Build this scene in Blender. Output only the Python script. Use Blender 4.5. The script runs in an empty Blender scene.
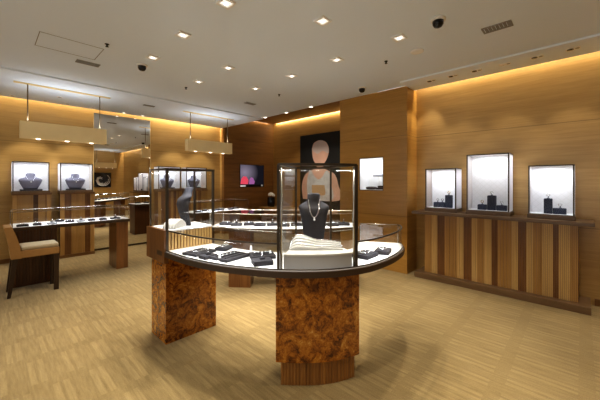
import bpy, bmesh, math, random
from math import sin, cos, pi, radians, hypot, atan2
from mathutils import Vector, Matrix
random.seed(7)
S = bpy.context.scene
COL = S.collection

# ------------------------------------------------------------------ materials
def newmat(name):
    m = bpy.data.materials.new(name); m.use_nodes = True
    nt = m.node_tree; nt.nodes.clear()
    out = nt.nodes.new('ShaderNodeOutputMaterial')
    return m, nt, out

def principled(nt, out, **kw):
    b = nt.nodes.new('ShaderNodeBsdfPrincipled')
    for k, v in kw.items():
        b.inputs[k].default_value = v
    nt.links.new(b.outputs[0], out.inputs[0])
    return b

def c4(c): return (c[0], c[1], c[2], 1)

def plain(name, col, rough=.5, metal=0., noise=.0, nscale=30, emit=0., spec=.5, coat=0.):
    m, nt, out = newmat(name)
    b = principled(nt, out, **{'Base Color': c4(col), 'Roughness': rough, 'Metallic': metal,
                               'Specular IOR Level': spec, 'Coat Weight': coat})
    if emit:
        b.inputs['Emission Color'].default_value = c4(col); b.inputs['Emission Strength'].default_value = emit
    if noise:
        tc = nt.nodes.new('ShaderNodeTexCoord'); n = nt.nodes.new('ShaderNodeTexNoise')
        n.inputs['Scale'].default_value = nscale; n.inputs['Detail'].default_value = 4
        nt.links.new(tc.outputs['Object'], n.inputs['Vector'])
        r = nt.nodes.new('ShaderNodeMapRange')
        r.inputs[1].default_value = .3; r.inputs[2].default_value = .7
        r.inputs[3].default_value = 1 - noise; r.inputs[4].default_value = 1 + noise
        nt.links.new(n.outputs[0], r.inputs[0])
        mx = nt.nodes.new('ShaderNodeVectorMath'); mx.operation = 'SCALE'
        mx.inputs[0].default_value = col
        nt.links.new(r.outputs[0], mx.inputs['Scale'])
        nt.links.new(mx.outputs[0], b.inputs['Base Color'])
    return m

def wood(name, dark, light, stretch=(1, 1, 20), world=False, rough=.32, coat=.25, seam=None, fine=1.0):
    """Veneer: noise stretched along the grain.  stretch = scale per axis (small along the grain)."""
    m, nt, out = newmat(name)
    b = principled(nt, out, **{'Roughness': rough, 'Coat Weight': coat, 'Coat Roughness': .15})
    if world:
        g = nt.nodes.new('ShaderNodeNewGeometry'); src = g.outputs['Position']
    else:
        g = nt.nodes.new('ShaderNodeTexCoord'); src = g.outputs['Object']
    mp = nt.nodes.new('ShaderNodeMapping'); mp.inputs['Scale'].default_value = stretch
    nt.links.new(src, mp.inputs['Vector'])
    n1 = nt.nodes.new('ShaderNodeTexNoise'); n1.inputs['Scale'].default_value = 1.0
    n1.inputs['Detail'].default_value = 5; n1.inputs['Distortion'].default_value = .4
    n2 = nt.nodes.new('ShaderNodeTexNoise'); n2.inputs['Scale'].default_value = 4.5 * fine
    n2.inputs['Detail'].default_value = 6
    nt.links.new(mp.outputs[0], n1.inputs['Vector']); nt.links.new(mp.outputs[0], n2.inputs['Vector'])
    mx = nt.nodes.new('ShaderNodeMix'); mx.inputs[0].default_value = .45
    nt.links.new(n1.outputs[0], mx.inputs[2]); nt.links.new(n2.outputs[0], mx.inputs[3])
    cr = nt.nodes.new('ShaderNodeValToRGB')
    cr.color_ramp.elements[0].position = .33; cr.color_ramp.elements[0].color = c4(dark)
    cr.color_ramp.elements[1].position = .67; cr.color_ramp.elements[1].color = c4(light)
    nt.links.new(mx.outputs[0], cr.inputs[0])
    last = cr.outputs[0]
    if seam:                                   # thin joints between veneer panels: [(axis, spacing, offset)]
        sp = nt.nodes.new('ShaderNodeSeparateXYZ'); nt.links.new(src, sp.inputs[0])
        for ax, spacing, off in seam:
            a = nt.nodes.new('ShaderNodeMath'); a.operation = 'ADD'; a.inputs[1].default_value = off
            nt.links.new(sp.outputs[ax], a.inputs[0])
            md = nt.nodes.new('ShaderNodeMath'); md.operation = 'FLOORED_MODULO'; md.inputs[1].default_value = spacing
            nt.links.new(a.outputs[0], md.inputs[0])
            lt = nt.nodes.new('ShaderNodeMath'); lt.operation = 'LESS_THAN'; lt.inputs[1].default_value = .006
            nt.links.new(md.outputs[0], lt.inputs[0])
            mm = nt.nodes.new('ShaderNodeMix'); mm.data_type = 'RGBA'
            mm.inputs[7].default_value = (dark[0]*.55, dark[1]*.55, dark[2]*.55, 1)
            nt.links.new(lt.outputs[0], mm.inputs[0]); nt.links.new(last, mm.inputs[6]); last = mm.outputs[2]
    nt.links.new(last, b.inputs['Base Color'])
    return m

def burl(name):
    m, nt, out = newmat(name)
    b = principled(nt, out, **{'Roughness': .22, 'Coat Weight': .4, 'Coat Roughness': .1})
    tc = nt.nodes.new('ShaderNodeTexCoord')
    def noise(sc, det, rough, dist):
        n = nt.nodes.new('ShaderNodeTexNoise'); n.inputs['Scale'].default_value = sc; n.inputs['Detail'].default_value = det
        n.inputs['Roughness'].default_value = rough; n.inputs['Distortion'].default_value = dist
        nt.links.new(tc.outputs['Object'], n.inputs['Vector']); return n
    mx = nt.nodes.new('ShaderNodeMix'); mx.inputs[0].default_value = .35
    nt.links.new(noise(12, 9, .62, 1.2).outputs[0], mx.inputs[2]); nt.links.new(noise(30, 6, .6, 2.5).outputs[0], mx.inputs[3])
    cr = nt.nodes.new('ShaderNodeValToRGB'); e = cr.color_ramp.elements
    e[0].position = .37; e[0].color = (.045, .013, .002, 1)
    e[1].position = .66; e[1].color = (.62, .36, .085, 1)
    x = e.new(.44); x.color = (.16, .048, .006, 1)
    x = e.new(.50); x.color = (.32, .108, .011, 1)
    x = e.new(.57); x.color = (.46, .185, .021, 1)
    nt.links.new(mx.outputs[0], cr.inputs[0]); nt.links.new(cr.outputs[0], b.inputs['Base Color'])
    return m

def carpet(name):
    m, nt, out = newmat(name)
    b = principled(nt, out, **{'Roughness': .95, 'Specular IOR Level': .1, 'Sheen Weight': .2})
    g = nt.nodes.new('ShaderNodeNewGeometry'); sp = nt.nodes.new('ShaderNodeSeparateXYZ')
    nt.links.new(g.outputs['Position'], sp.inputs[0])
    def noise(sx, sy, detail=3):
        mp = nt.nodes.new('ShaderNodeMapping'); mp.inputs['Scale'].default_value = (sx, sy, 1)
        nt.links.new(g.outputs['Position'], mp.inputs['Vector'])
        n = nt.nodes.new('ShaderNodeTexNoise'); n.inputs['Scale'].default_value = 1; n.inputs['Detail'].default_value = detail
        nt.links.new(mp.outputs[0], n.inputs['Vector']); return n.outputs[0]
    def mth(op, a, bb=0.):
        q = nt.nodes.new('ShaderNodeMath'); q.operation = op
        for i, val in enumerate((a, bb)):
            if isinstance(val, (int, float)): q.inputs[i].default_value = val
            else: nt.links.new(val, q.inputs[i])
        return q.outputs[0]
    # woven pairs of pale dashes, shifted by half a repeat in every second row
    row = mth('DIVIDE', sp.outputs[1], .42)
    shift = mth('MULTIPLY', mth('FLOORED_MODULO', mth('FLOOR', row), 2.), .5)
    fx = mth('FRACT', mth('ADD', mth('DIVIDE', sp.outputs[0], .19), shift))
    rr = nt.nodes.new('ShaderNodeValToRGB'); q = rr.color_ramp; q.elements[0].position = 0; q.elements[0].color = (.42,)*3+(1,)
    q.elements[1].position = 1; q.elements[1].color = (.42,)*3+(1,)
    for p, v in ((.03, .38), (.06, .88), (.20, .84), (.23, .30), (.30, .30), (.33, .86), (.47, .80), (.50, .26), (.60, .42), (.78, .52), (.9, .40)):
        k = q.elements.new(p); k.color = (v, v, v, 1)
    nt.links.new(fx, rr.inputs[0])
    fy = mth('FRACT', row)
    dash = mth('MULTIPLY', mth('GREATER_THAN', fy, .05), mth('LESS_THAN', fy, .86))
    t = mth('ADD', mth('MULTIPLY', mth('SUBTRACT', rr.outputs[0], .36), mth('MULTIPLY', dash, .22)), .38)
    t = mth('ADD', t, mth('MULTIPLY', mth('SUBTRACT', noise(150, 150), .5), .42))
    t = mth('ADD', t, mth('MULTIPLY', mth('SUBTRACT', noise(70, 7), .5), .40))
    t = mth('ADD', t, mth('MULTIPLY', mth('SUBTRACT', noise(2.2, 2.2), .5), .25))
    cr = nt.nodes.new('ShaderNodeValToRGB'); e = cr.color_ramp.elements
    e[0].position = .05; e[0].color = CARPET_D; e[1].position = .95; e[1].color = CARPET_L
    nt.links.new(t, cr.inputs[0]); nt.links.new(cr.outputs[0], b.inputs['Base Color'])
    bp = nt.nodes.new('ShaderNodeBump'); bp.inputs['Strength'].default_value = .25; bp.inputs['Distance'].default_value = .004
    nt.links.new(t, bp.inputs['Height']); nt.links.new(bp.outputs[0], b.inputs['Normal'])
    return m
CARPET_D = (.120, .078, .025, 1); CARPET_L = (.46, .35, .17, 1)

def glass(name, tint=(.97, .985, .98), r0=.05, gain=1.0):
    """thin sheet of glass: Schlick reflection, the same from both faces"""
    m, nt, out = newmat(name)
    tr = nt.nodes.new('ShaderNodeBsdfTransparent'); tr.inputs[0].default_value = c4(tint)
    gl = nt.nodes.new('ShaderNodeBsdfGlossy'); gl.inputs['Roughness'].default_value = .01
    lw = nt.nodes.new('ShaderNodeLayerWeight'); lw.inputs[0].default_value = .5
    pw = nt.nodes.new('ShaderNodeMath'); pw.operation = 'POWER'; pw.inputs[1].default_value = 5
    nt.links.new(lw.outputs['Facing'], pw.inputs[0])
    ml = nt.nodes.new('ShaderNodeMath'); ml.operation = 'MULTIPLY_ADD'; ml.use_clamp = True
    ml.inputs[1].default_value = (1-r0)*gain; ml.inputs[2].default_value = r0*gain
    nt.links.new(pw.outputs[0], ml.inputs[0])
    mx = nt.nodes.new('ShaderNodeMixShader')
    nt.links.new(ml.outputs[0], mx.inputs[0]); nt.links.new(tr.outputs[0], mx.inputs[1]); nt.links.new(gl.outputs[0], mx.inputs[2])
    nt.links.new(mx.outputs[0], out.inputs[0])
    return m

def opal(name, col=(.9, .9, .92)):
    """milky side panel that lets the case light through"""
    m, nt, out = newmat(name)
    d = nt.nodes.new('ShaderNodeBsdfDiffuse'); d.inputs[0].default_value = c4(col)
    t = nt.nodes.new('ShaderNodeBsdfTranslucent'); t.inputs[0].default_value = c4(col)
    mx = nt.nodes.new('ShaderNodeMixShader'); mx.inputs[0].default_value = .8
    nt.links.new(d.outputs[0], mx.inputs[1]); nt.links.new(t.outputs[0], mx.inputs[2]); nt.links.new(mx.outputs[0], out.inputs[0])
    return m

def quilted(name):
    """white vitrine lining with a faint diamond pattern"""
    m, nt, out = newmat(name)
    b = principled(nt, out, **{'Roughness': .6})
    g = nt.nodes.new('ShaderNodeNewGeometry'); sp = nt.nodes.new('ShaderNodeSeparateXYZ')
    nt.links.new(g.outputs['Position'], sp.inputs[0])
    def mth(op, a, bb=0.):
        q = nt.nodes.new('ShaderNodeMath'); q.operation = op
        for i, val in enumerate((a, bb)):
            if isinstance(val, (int, float)): q.inputs[i].default_value = val
            else: nt.links.new(val, q.inputs[i])
        return q.outputs[0]
    h = mth('ADD', sp.outputs[0], sp.outputs[1])
    u = mth('ABSOLUTE', mth('SINE', mth('MULTIPLY', mth('ADD', h, sp.outputs[2]), 42)))
    v = mth('ABSOLUTE', mth('SINE', mth('MULTIPLY', mth('SUBTRACT', h, sp.outputs[2]), 42)))
    t = mth('MINIMUM', u, v)
    cr = nt.nodes.new('ShaderNodeValToRGB'); e = cr.color_ramp.elements
    e[0].position = 0; e[0].color = (.76, .77, .79, 1); e[1].position = .3; e[1].color = (.82, .83, .86, 1)
    nt.links.new(t, cr.inputs[0]); nt.links.new(cr.outputs[0], b.inputs['Base Color'])
    return m

M = {}
M['wall'] = wood('lacquered_wall_veneer', (.41, .255, .088), (.54, .35, .132), (.9, .9, 16), True, .3, .2,
                 seam=[(2, 1.15, .35)])
M['wall_shaded'] = wood('shaded_wall_veneer', (.17, .076, .020), (.27, .13, .036), (.9, .9, 16), True, .35, .2,
                      seam=[(2, .62, .1)])  # shadow on the alcove side wall is put into this darker colour
M['wall_alcove_lit'] = wood('lit_alcove_veneer', (.29, .155, .04), (.40, .225, .064), (.9, .9, 16), True, .35, .2, seam=[(2, 1.15, .35)])  # lighter copy of the veneer: cove and spot light painted into the colour
M['soffit'] = wood('soffit_veneer', (.17, .08, .02), (.26, .125, .035), (.9, 14, .9), True, .4, .1)
M['ceil'] = plain('ceiling_paint', (.78, .85, .95), .9)
M['ceil_white'] = plain('ceiling_border_paint', (.80, .87, .96), .85)
M['carpet'] = carpet('striped_carpet')
M['walnut'] = wood('walnut', (.12, .048, .013), (.26, .115, .034), (14, 14, .8), False, .35, .2)
M['walnut_dark'] = wood('dark_walnut', (.055, .023, .008), (.12, .05, .017), (30, 30, 1.2), False, .4, .1)
M['oak'] = wood('light_veneer', (.50, .32, .12), (.66, .45, .19), (22, 22, .8), False, .35, .2)
M['mid'] = wood('mid_veneer', (.35, .19, .055), (.50, .29, .095), (22, 22, .8), False, .35, .2)
M['brown_flat'] = wood('brown_veneer', (.16, .075, .025), (.24, .12, .042), (1.2, 1.2, 18), False, .35, .2)
M['shelf'] = wood('shelf_veneer', (.13, .075, .035), (.20, .12, .06), (1.2, 1.2, 18), False, .35, .2)
M['burl'] = burl('burl_veneer')
M['reed'] = wood('reeded_veneer', (.14, .055, .014), (.40, .19, .05), (42, 42, .6), False, .35, .2)
M['bronze'] = plain('dark_bronze', (.085, .07, .055), .35, .7)
M['rim'] = plain('bronze_rim', (.075, .05, .033), .35, .35)
M['frame_light'] = plain('satin_steel', (.55, .53, .49), .25, 1.)
M['brass'] = plain('brushed_brass_added_glow', (.74, .58, .31), .45, .1, .04, 6, emit=.09)  # faint emission added so the pendant shades look lit
M['rod'] = plain('dark_brass_rod', (.16, .12, .07), .4, .7)
M['deck'] = plain('white_fabric_deck', (.84, .84, .86), .7)
M['white'] = plain('white_lacquer', (.82, .82, .82), .45)
M['white_grey'] = plain('pale_grey_lacquer', (.55, .55, .58), .5)
M['ramp'] = plain('white_leatherette', (.66, .65, .63), .5)
M['bust'] = plain('charcoal_velvet', (.032, .032, .043), .8, 0, .12, 90)
M['bust_grey'] = plain('slate_velvet', (.19, .19, .26), .75, 0, .12, 90)
M['tray'] = plain('grey_suede', (.020, .019, .026), .8, 0, .12, 80)
M['tray_light'] = plain('pale_grey_suede', (.32, .33, .36), .75)
M['block'] = plain('navy_suede', (.035, .045, .08), .8)
M['silver'] = plain('silver', (.82, .82, .84), .18, 1.)
M['gold'] = plain('gold', (.8, .55, .22), .22, 1.)
M['gem'] = plain('gemstone', (.9, .92, .96), .05, 0, spec=1., coat=1.)
M['glass'] = glass('clear_glass')
M['glass_top'] = glass('clear_top_glass', gain=.62)
M['glass_v'] = glass('vitrine_glass', (.99, .99, .99), .02, .6)
M['opal'] = opal('opal_panel')
M['mirror'] = plain('mirror_silver', (.80, .78, .74), .0, 1.)
M['quilt'] = quilted('quilted_white_lining')
M['bulb'] = plain('warm_lamp', (1., .93, .82), .5, emit=3.)
M['bulb_soft'] = plain('soft_lamp', (1., .9, .74), .5, emit=5.)
M['bulb_off'] = plain('grey_lens', (.28, .28, .27), .3)
M['bulb_dark'] = plain('dark_lens', (.03, .03, .03), .2)
M['reflector'] = plain('reflector_glow', (.95, .9, .82), .4, emit=.55)
M['fix'] = plain('white_fixture', (.85, .84, .82), .5)
M['vent'] = plain('grey_vent', (.27, .26, .255), .7)
M['black'] = plain('black_gloss', (.012, .012, .014), .15)
M['black_matt'] = plain('black_print', (.010, .011, .012), .7)
M['skin'] = plain('printed_skin', (.72, .46, .36), .7, noise=.08, nscale=4)
M['skin_pale'] = plain('printed_pale_skin', (.66, .56, .54), .7)
M['print_grey'] = plain('printed_pale_grey', (.62, .63, .65), .7, noise=.12, nscale=9)
M['print_tan'] = plain('printed_tan', (.55, .38, .22), .7)
M['leather'] = plain('tan_leather', (.36, .20, .07), .45, 0, .06, 20)
M['seat'] = plain('beige_upholstery', (.50, .42, .29), .8, 0, .05, 60)
M['leg'] = plain('dark_stained_wood', (.035, .018, .009), .4)
M['petal'] = plain('white_petals', (.8, .77, .72), .7)

# ------------------------------------------------------------------ mesh helpers
class MB:
    """collects shapes into one mesh"""
    def __init__(s): s.v = []; s.f = []; s.mi = []; s.sm = []
    def add(s, vs, fs, mi=0, smooth=False):
        o = len(s.v); s.v += [tuple(v) for v in vs]
        for f in fs:
            s.f.append([i + o for i in f]); s.mi.append(mi); s.sm.append(smooth)
        return s
    def box(s, x0, x1, y0, y1, z0, z1, mi=0, bev=0.):
        if bev <= 0:
            vs = [(x, y, z) for z in (z0, z1) for y in (y0, y1) for x in (x0, x1)]
            fs = [(0, 2, 3, 1), (4, 5, 7, 6), (0, 1, 5, 4), (2, 6, 7, 3), (0, 4, 6, 2), (1, 3, 7, 5)]
            return s.add(vs, fs, mi)
        bm = bmesh.new(); bmesh.ops.create_cube(bm, size=1)
        for v in bm.verts:
            v.co = Vector(((x0+x1)/2 + v.co.x*(x1-x0), (y0+y1)/2 + v.co.y*(y1-y0), (z0+z1)/2 + v.co.z*(z1-z0)))
        bmesh.ops.bevel(bm, geom=bm.edges[:], offset=bev, segments=2, affect='EDGES', profile=.6)
        bm.verts.index_update()
        s.add([v.co[:] for v in bm.verts], [[v.index for v in f.verts] for f in bm.faces], mi); bm.free()
        return s
    def prism(s, poly, z0, z1, mi=0):
        n = len(poly)
        a = sum(poly[i][0]*poly[(i+1) % n][1] - poly[(i+1) % n][0]*poly[i][1] for i in range(n))
        if a < 0: poly = poly[::-1]
        vs = [(p[0], p[1], z0) for p in poly] + [(p[0], p[1], z1) for p in poly]
        fs = [list(range(n))[::-1], list(range(n, 2*n))] + [[i, (i+1) % n, n+(i+1) % n, n+i] for i in range(n)]
        return s.add(vs, fs, mi)
    def sheet(s, line, z0, z1, mi=0):          # vertical sheet along a plan line
        n = len(line)
        vs = [(p[0], p[1], z0) for p in line] + [(p[0], p[1], z1) for p in line]
        return s.add(vs, [[i, i+1, n+i+1, n+i] for i in range(n-1)], mi)
    def flat(s, poly, z, mi=0):
        return s.add([(p[0], p[1], z) for p in poly], [list(range(len(poly)))], mi)
    def tube(s, pts, r, n=6, mi=0, closed=False, smooth=True):
        pts = [Vector(p) for p in pts]; N = len(pts); vs = []; up = Vector((0, 0, 1))
        for i, p in enumerate(pts):
            if closed: t = pts[(i+1) % N] - pts[i-1]
            else: t = pts[min(i+1, N-1)] - pts[max(i-1, 0)]
            t.normalize()
            a = t.cross(up)
            if a.length < .05: a = t.cross(Vector((1, 0, 0)))
            a.normalize(); b = t.cross(a)
            rr = r[i] if isinstance(r, (list, tuple)) else r
            for k in range(n):
                q = 2*pi*(k+.5)/n; vs.append(p + a*(cos(q)*rr) + b*(sin(q)*rr))
        fs = []
        for i in range(N if closed else N-1):
            for k in range(n):
                j = (i+1) % N
                fs.append([i*n+k, i*n+(k+1) % n, j*n+(k+1) % n, j*n+k])
        if not closed: fs += [list(range(n)), list(range((N-1)*n, N*n))[::-1]]
        return s.add(vs, fs, mi, smooth)
    def lathe(s, prof, n=20, c=(0, 0, 0), mi=0, smooth=True):
        vs = []
        for r, z in prof:
            for k in range(n):
                q = 2*pi*k/n; vs.append((c[0]+r*cos(q), c[1]+r*sin(q), c[2]+z))
        fs = [[i*n+k, i*n+(k+1) % n, (i+1)*n+(k+1) % n, (i+1)*n+k] for i in range(len(prof)-1) for k in range(n)]
        fs += [list(range(n))[::-1], list(range((len(prof)-1)*n, len(prof)*n))]
        return s.add(vs, fs, mi, smooth)
    def loft(s, loops, mi=0, smooth=True):
        n = len(loops[0]); vs = [p for l in loops for p in l]
        fs = [[i*n+k, i*n+(k+1) % n, (i+1)*n+(k+1) % n, (i+1)*n+k] for i in range(len(loops)-1) for k in range(n)]
        fs += [list(range(n))[::-1], list(range((len(loops)-1)*n, len(loops)*n))]
        return s.add(vs, fs, mi, smooth)
    def ball(s, c, r, mi=0, n=8):
        prof = [(max(1e-4, r*sin(pi*i/n)), -r*cos(pi*i/n)) for i in range(n+1)]
        return s.lathe(prof, 10, c, mi)
    def build(s, name, mats, parent=None, loc=None, rotz=0.):
        me = bpy.data.meshes.new(name); me.from_pydata(s.v, [], s.f)
        if not isinstance(mats, (list, tuple)): mats = [mats]
        for m in mats: me.materials.append(m)
        for p, mi, sm in zip(me.polygons, s.mi, s.sm): p.material_index = mi; p.use_smooth = sm
        bm = bmesh.new(); bm.from_mesh(me); bmesh.ops.recalc_face_normals(bm, faces=bm.faces); bm.to_mesh(me); bm.free()
        me.update()
        o = bpy.data.objects.new(name, me); COL.objects.link(o)
        if parent: o.parent = parent
        if loc: o.location = loc
        o.rotation_euler.z = rotz
        return o

def tag(o, label, cat, group=None):
    o['label'] = label; o['category'] = cat
    if group: o['group'] = group
    return o
def struct(o): o['kind'] = 'structure'; return o
def thing(name, label, cat, loc=(0, 0, 0), rotz=0., group=None):
    o = bpy.data.objects.new(name, None); COL.objects.link(o); o.empty_display_size = .1
    o.location = loc; o.rotation_euler.z = rotz
    return tag(o, label, cat, group)
def dup(root, loc, rotz=None, label=None, group=None, scale=None):
    def cp(o, par):
        c = o.copy(); COL.objects.link(c)
        if par: c.parent = par
        for ch in o.children: cp(ch, c)
        return c
    r = cp(root, None); r.location = loc
    if rotz is not None: r.rotation_euler.z = rotz
    if scale: r.scale = scale
    if label: r['label'] = label
    if group: r['group'] = group
    return r

WARM = (1., .90, .75); COVE = (1., .89, .70); NEUT = (1., .93, .84); COOL = (.93, .96, 1.)
def aim(o, d): o.rotation_euler = Vector(d).to_track_quat('-Z', 'Y').to_euler()
def area(name, loc, sx, sy, watts, col=NEUT, d=(0, 0, -1), rotz=None, spread=None):
    l = bpy.data.lights.new(name, 'AREA'); l.shape = 'RECTANGLE'; l.size = sx; l.size_y = sy; l.energy = watts; l.color = col
    if spread: l.spread = spread
    o = bpy.data.objects.new(name, l); COL.objects.link(o); o.location = loc
    if rotz is not None: o.rotation_euler = (0, 0, rotz)
    else: aim(o, d)
    return o
def spot(name, loc, watts, col=WARM, ang=75, d=(0, 0, -1), blend=.4, r=.025):
    l = bpy.data.lights.new(name, 'SPOT'); l.energy = watts; l.color = col; l.spot_size = radians(ang); l.spot_blend = blend
    l.shadow_soft_size = r
    o = bpy.data.objects.new(name, l); COL.objects.link(o); o.location = loc; aim(o, d)
    return o

# ------------------------------------------------------------------ dimensions of the room
CZ = 2.65          # main ceiling
SZ = 2.63          # lower white border strip
YW = 6.65          # mirror wall
XR = 4.40          # right wall
XP = 4.07          # face of pillar / end of mirror wall
YB, XB = -2.2, -2.6   # walls behind the photographer

# ------------------------------------------------------------------ setting
struct(MB().box(XB-.1, 5.9, YB-.1, YW+.1, -.1, 0).build('floor', M['carpet']))
struct(MB().box(XB, 3.85, YB, 4.95, CZ, 3.05).box(3.85, XP, 1.79, 4.95, CZ, 3.05).build('ceiling', M['ceil']))
struct(MB().box(XB, XP, 4.95, 6.53, SZ, 3.05).build('ceiling_border_left', M['ceil_white']))
struct(MB().box(3.85, 4.31, YB, 1.79, SZ, 3.05).build('ceiling_border_right', M['ceil_white']))
struct(MB().box(XB, XP+.02, 6.53, YW+.1, 2.98, 3.05).box(4.31, XR+.1, YB, 1.8, 2.98, 3.05).build('ceiling_cove', M['ceil_white']))
struct(MB().box(XB, XP+.02, YW, YW+.1, 0, 3.05).build('wall_left', M['wall']))
struct(MB().box(XR, XR+.1, YB, 1.79, 0, 3.05).build('wall_right', M['wall']))
struct(MB().box(XB, XR+.1, YB-.1, YB, 0, 3.05).build('wall_back', M['wall']))
struct(MB().box(XB-.1, XB, 5.2, YW, 0, 3.05).box(XB-.1, XB, YB, -1.6, 0, 3.05).box(XB-.1, XB, -1.6, 5.2, 2.75, 3.05).build('wall_near', M['wall']))   # opening added so world light enters as fill
# pillar with an opening for the lit niche
NY0, NY1, NZ0, NZ1 = 2.16, 2.557, 1.17, 1.66
pil = MB()
pil.box(XP, XR+.3, 1.79, NY0, 0, 2.645).box(XP, XR+.3, NY1, 2.94, 0, 2.645).box(XP, XR+.3, NY0, NY1, 0, NZ0).box(XP, XR+.3, NY0, NY1, NZ1, 2.645)
pil.box(XP+.28, XR+.3, NY0, NY1, NZ0, NZ1)
struct(pil.build('wall_pillar', wood('pillar_veneer', (.35, .185, .042), (.47, .26, .066), (.9, .9, 16), True, .3, .2, seam=[(2, 1.15, .35)])))
# alcove
struct(MB().box(XP, 5.8, 6.47, 6.57, 0, 3.0).build('wall_alcove_side', M['wall_shaded']))
struct(MB().box(XP, XP+.02, 6.57, YW, 0, SZ).build('wall_corner', M['wall']))
struct(MB().box(5.70, 5.80, 2.85, 6.47, 0, 3.0).build('wall_alcove_back', M['wall_alcove_lit']))
struct(MB().box(XR+.3, 5.70, 2.84, 2.94, 0, 3.0).build('wall_alcove_end', M['wall_shaded']))
struct(MB().box(XP, 5.64, 2.94, 6.41, 2.93, 3.0).build('ceiling_alcove', M['soffit']))
struct(MB().box(XP+.0, XP+.03, 2.94, 6.47, CZ, 2.93).build('trim_soffit', M['soffit']))
struct(MB().box(XB, 1.37, 6.637, 6.65, 0, .07).box(2.41, XP, 6.637, 6.65, 0, .07).build('baseboard_left', M['brown_flat']))
struct(MB().box(XR-.012, XR, YB, -.09, 0, .07).build('baseboard_right', M['brown_flat']))

# tall mirror on the left wall
mir = thing('wall_mirror', 'tall floor-to-ceiling mirror set in the wood wall right of the small vitrines', 'mirror', (1.89, 6.645, 0))
MB().box(-.50, .50, -.012, 0, .035, 2.585).build('mirror_glass', M['mirror'], mir)
MB().box(-.50, .50, -.018, 0, 0.002, .035).build('bottom_channel', M['bronze'], mir)
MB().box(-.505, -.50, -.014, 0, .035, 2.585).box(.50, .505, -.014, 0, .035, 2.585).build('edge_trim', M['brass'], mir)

# ------------------------------------------------------------------ ceiling things
def downlight(x, y, z=CZ, watts=30, label='', lit=True, size=.055, group='square ceiling downlights', ang=76, d=(0, 0, -1), mat=None):
    t = thing('ceiling_downlight', label, 'ceiling light', (x, y, z), 0, group)
    fr = MB(); s = size
    fr.box(-s, s, -s, -s*.72, -.012, -.0005).box(-s, s, s*.72, s, -.012, -.0005).box(-s, -s*.72, -s*.72, s*.72, -.012, -.0005).box(s*.72, s, -s*.72, s*.72, -.012, -.0005)
    fr.build('frame', M['fix'], t)
    b = MB(); b.lathe([(s*.36, -.0105), (s*.34, -.013), (.001, -.014)], 14)
    MB().box(-s*.72, s*.72, -s*.72, s*.72, -.0035, -.0005).lathe([(s*.62, -.0036), (s*.52, -.0105), (s*.36, -.0105)], 18).build('reflector', M['reflector'], t)
    b.build('lamp', mat or (M['bulb'] if lit else M['bulb_off']), t)
    if watts: spot('downlight_lamp', (x, y, z-.05), watts, WARM, ang, d)
    return t
G = [(1.245, 1.95, 'by the front tall case'), (1.245, 2.66, 'over the burl pedestal'), (1.245, 3.38, 'by the dark dome camera'),
     (1.97, 3.04, 'middle of the second row'), (1.97, 3.75, 'at the mirror end of the second row'),
     (2.68, 3.43, 'at the alcove end of the third row'), (2.68, 2.69, 'second of the third row'), (1.94, 1.58, 'over the round counter, nearest'),
     (2.66, 1.245, 'nearest the round speaker'), (2.665, 1.97, 'third of the row towards the pillar')]
for x, y, w in G:
    downlight(x, y, CZ, 80, 'lit square downlight in the ceiling, ' + w)
for i, (x, y) in enumerate([(1.245, .95), (.5, .4), (2.66, .1), (-.6, 2.3), (-.6, 4.0), (-.6, .6), (1.3, -1.0), (2.7, -1.2), (-1.6, 3.0)]):
    l = spot('downlight_lamp', (x, y, CZ-.04), 55, WARM, 80)
STR = [1.452, 1.187, .924, .64, .355, .071]
lit_names = ['nearest the pillar', 'second from the pillar', 'third from the pillar', 'pale one, fourth from the pillar', 'fifth from the pillar', 'farthest from the pillar']
for i, y in enumerate(STR):
    t = thing('spotlight', 'small recessed spotlight in the white border above the console, ' + lit_names[i], 'ceiling light', (4.04, y, SZ), 0, 'spotlights above the console')
    MB().box(-.035, .035, -.055, .055, -.006, -.0005).build('frame', M['fix'], t)
    MB().lathe([(.027, -.006), (.027, -.008), (.001, -.009)], 12, (0, .02, 0)).build('lens', M['bulb_dark'] if i not in (3,) else M['fix'], t)
    MB().lathe([(.018, -.006), (.018, -.0075), (.001, -.008)], 12, (0, -.032, 0)).build('lens', M['bulb_off'], t)
    if i in (1, 3, 5): spot('console_lamp', (4.0, y, SZ-.04), 9, WARM, 70, (.12, 0, -1))
SL = [(.282, 6.40, 'above the first vitrine'), (.668, 6.40, 'between the two vitrines'), (.80, 5.97, 'behind the brass pendant'), (.96, 6.40, 'above the second vitrine'),
      (1.326, 6.40, 'by the mirror corner'), (1.83, 6.42, 'over the mirror, nearer'), (2.167, 6.42, 'over the mirror, farther')]
for x, y, w in SL:
    t = thing('spotlight', 'tiny recessed spotlight in the white ceiling border, ' + w, 'ceiling light', (x, y, SZ), 0, 'spotlights along the mirror wall')
    MB().box(-.035, .035, -.03, .03, -.006, -.0005).build('frame', M['fix'], t)
    MB().lathe([(.022, -.006), (.022, -.008), (.001, -.009)], 12).build('lens', M['bulb'] if x > 1.7 else M['bulb_off'], t)
for x in (.5, 1.1, 2.0, 2.9, 3.5): spot('border_lamp', (x, 6.15, SZ-.03), 36, WARM, 70, (0, .10, -1))
for i, y in enumerate((4.82, 4.18, 3.54)):
    t = thing('spotlight', 'lit spotlight on the alcove edge of the ceiling, ' + ['nearest the brass pendant', 'middle of three', 'nearest the pillar'][i], 'ceiling light', (4.02, y, CZ), 0, 'spotlights on the alcove edge')
    MB().box(-.04, .04, -.04, .04, -.012, -.0005).build('frame', M['fix'], t)
    MB().lathe([(.03, -.012), (.03, -.016), (.001, -.017)], 12).build('lamp', M['bulb'], t)
    spot('alcove_lamp', (4.02, y, CZ-.05), 28, WARM, 60, (1.2, .2, -1.1))
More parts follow.
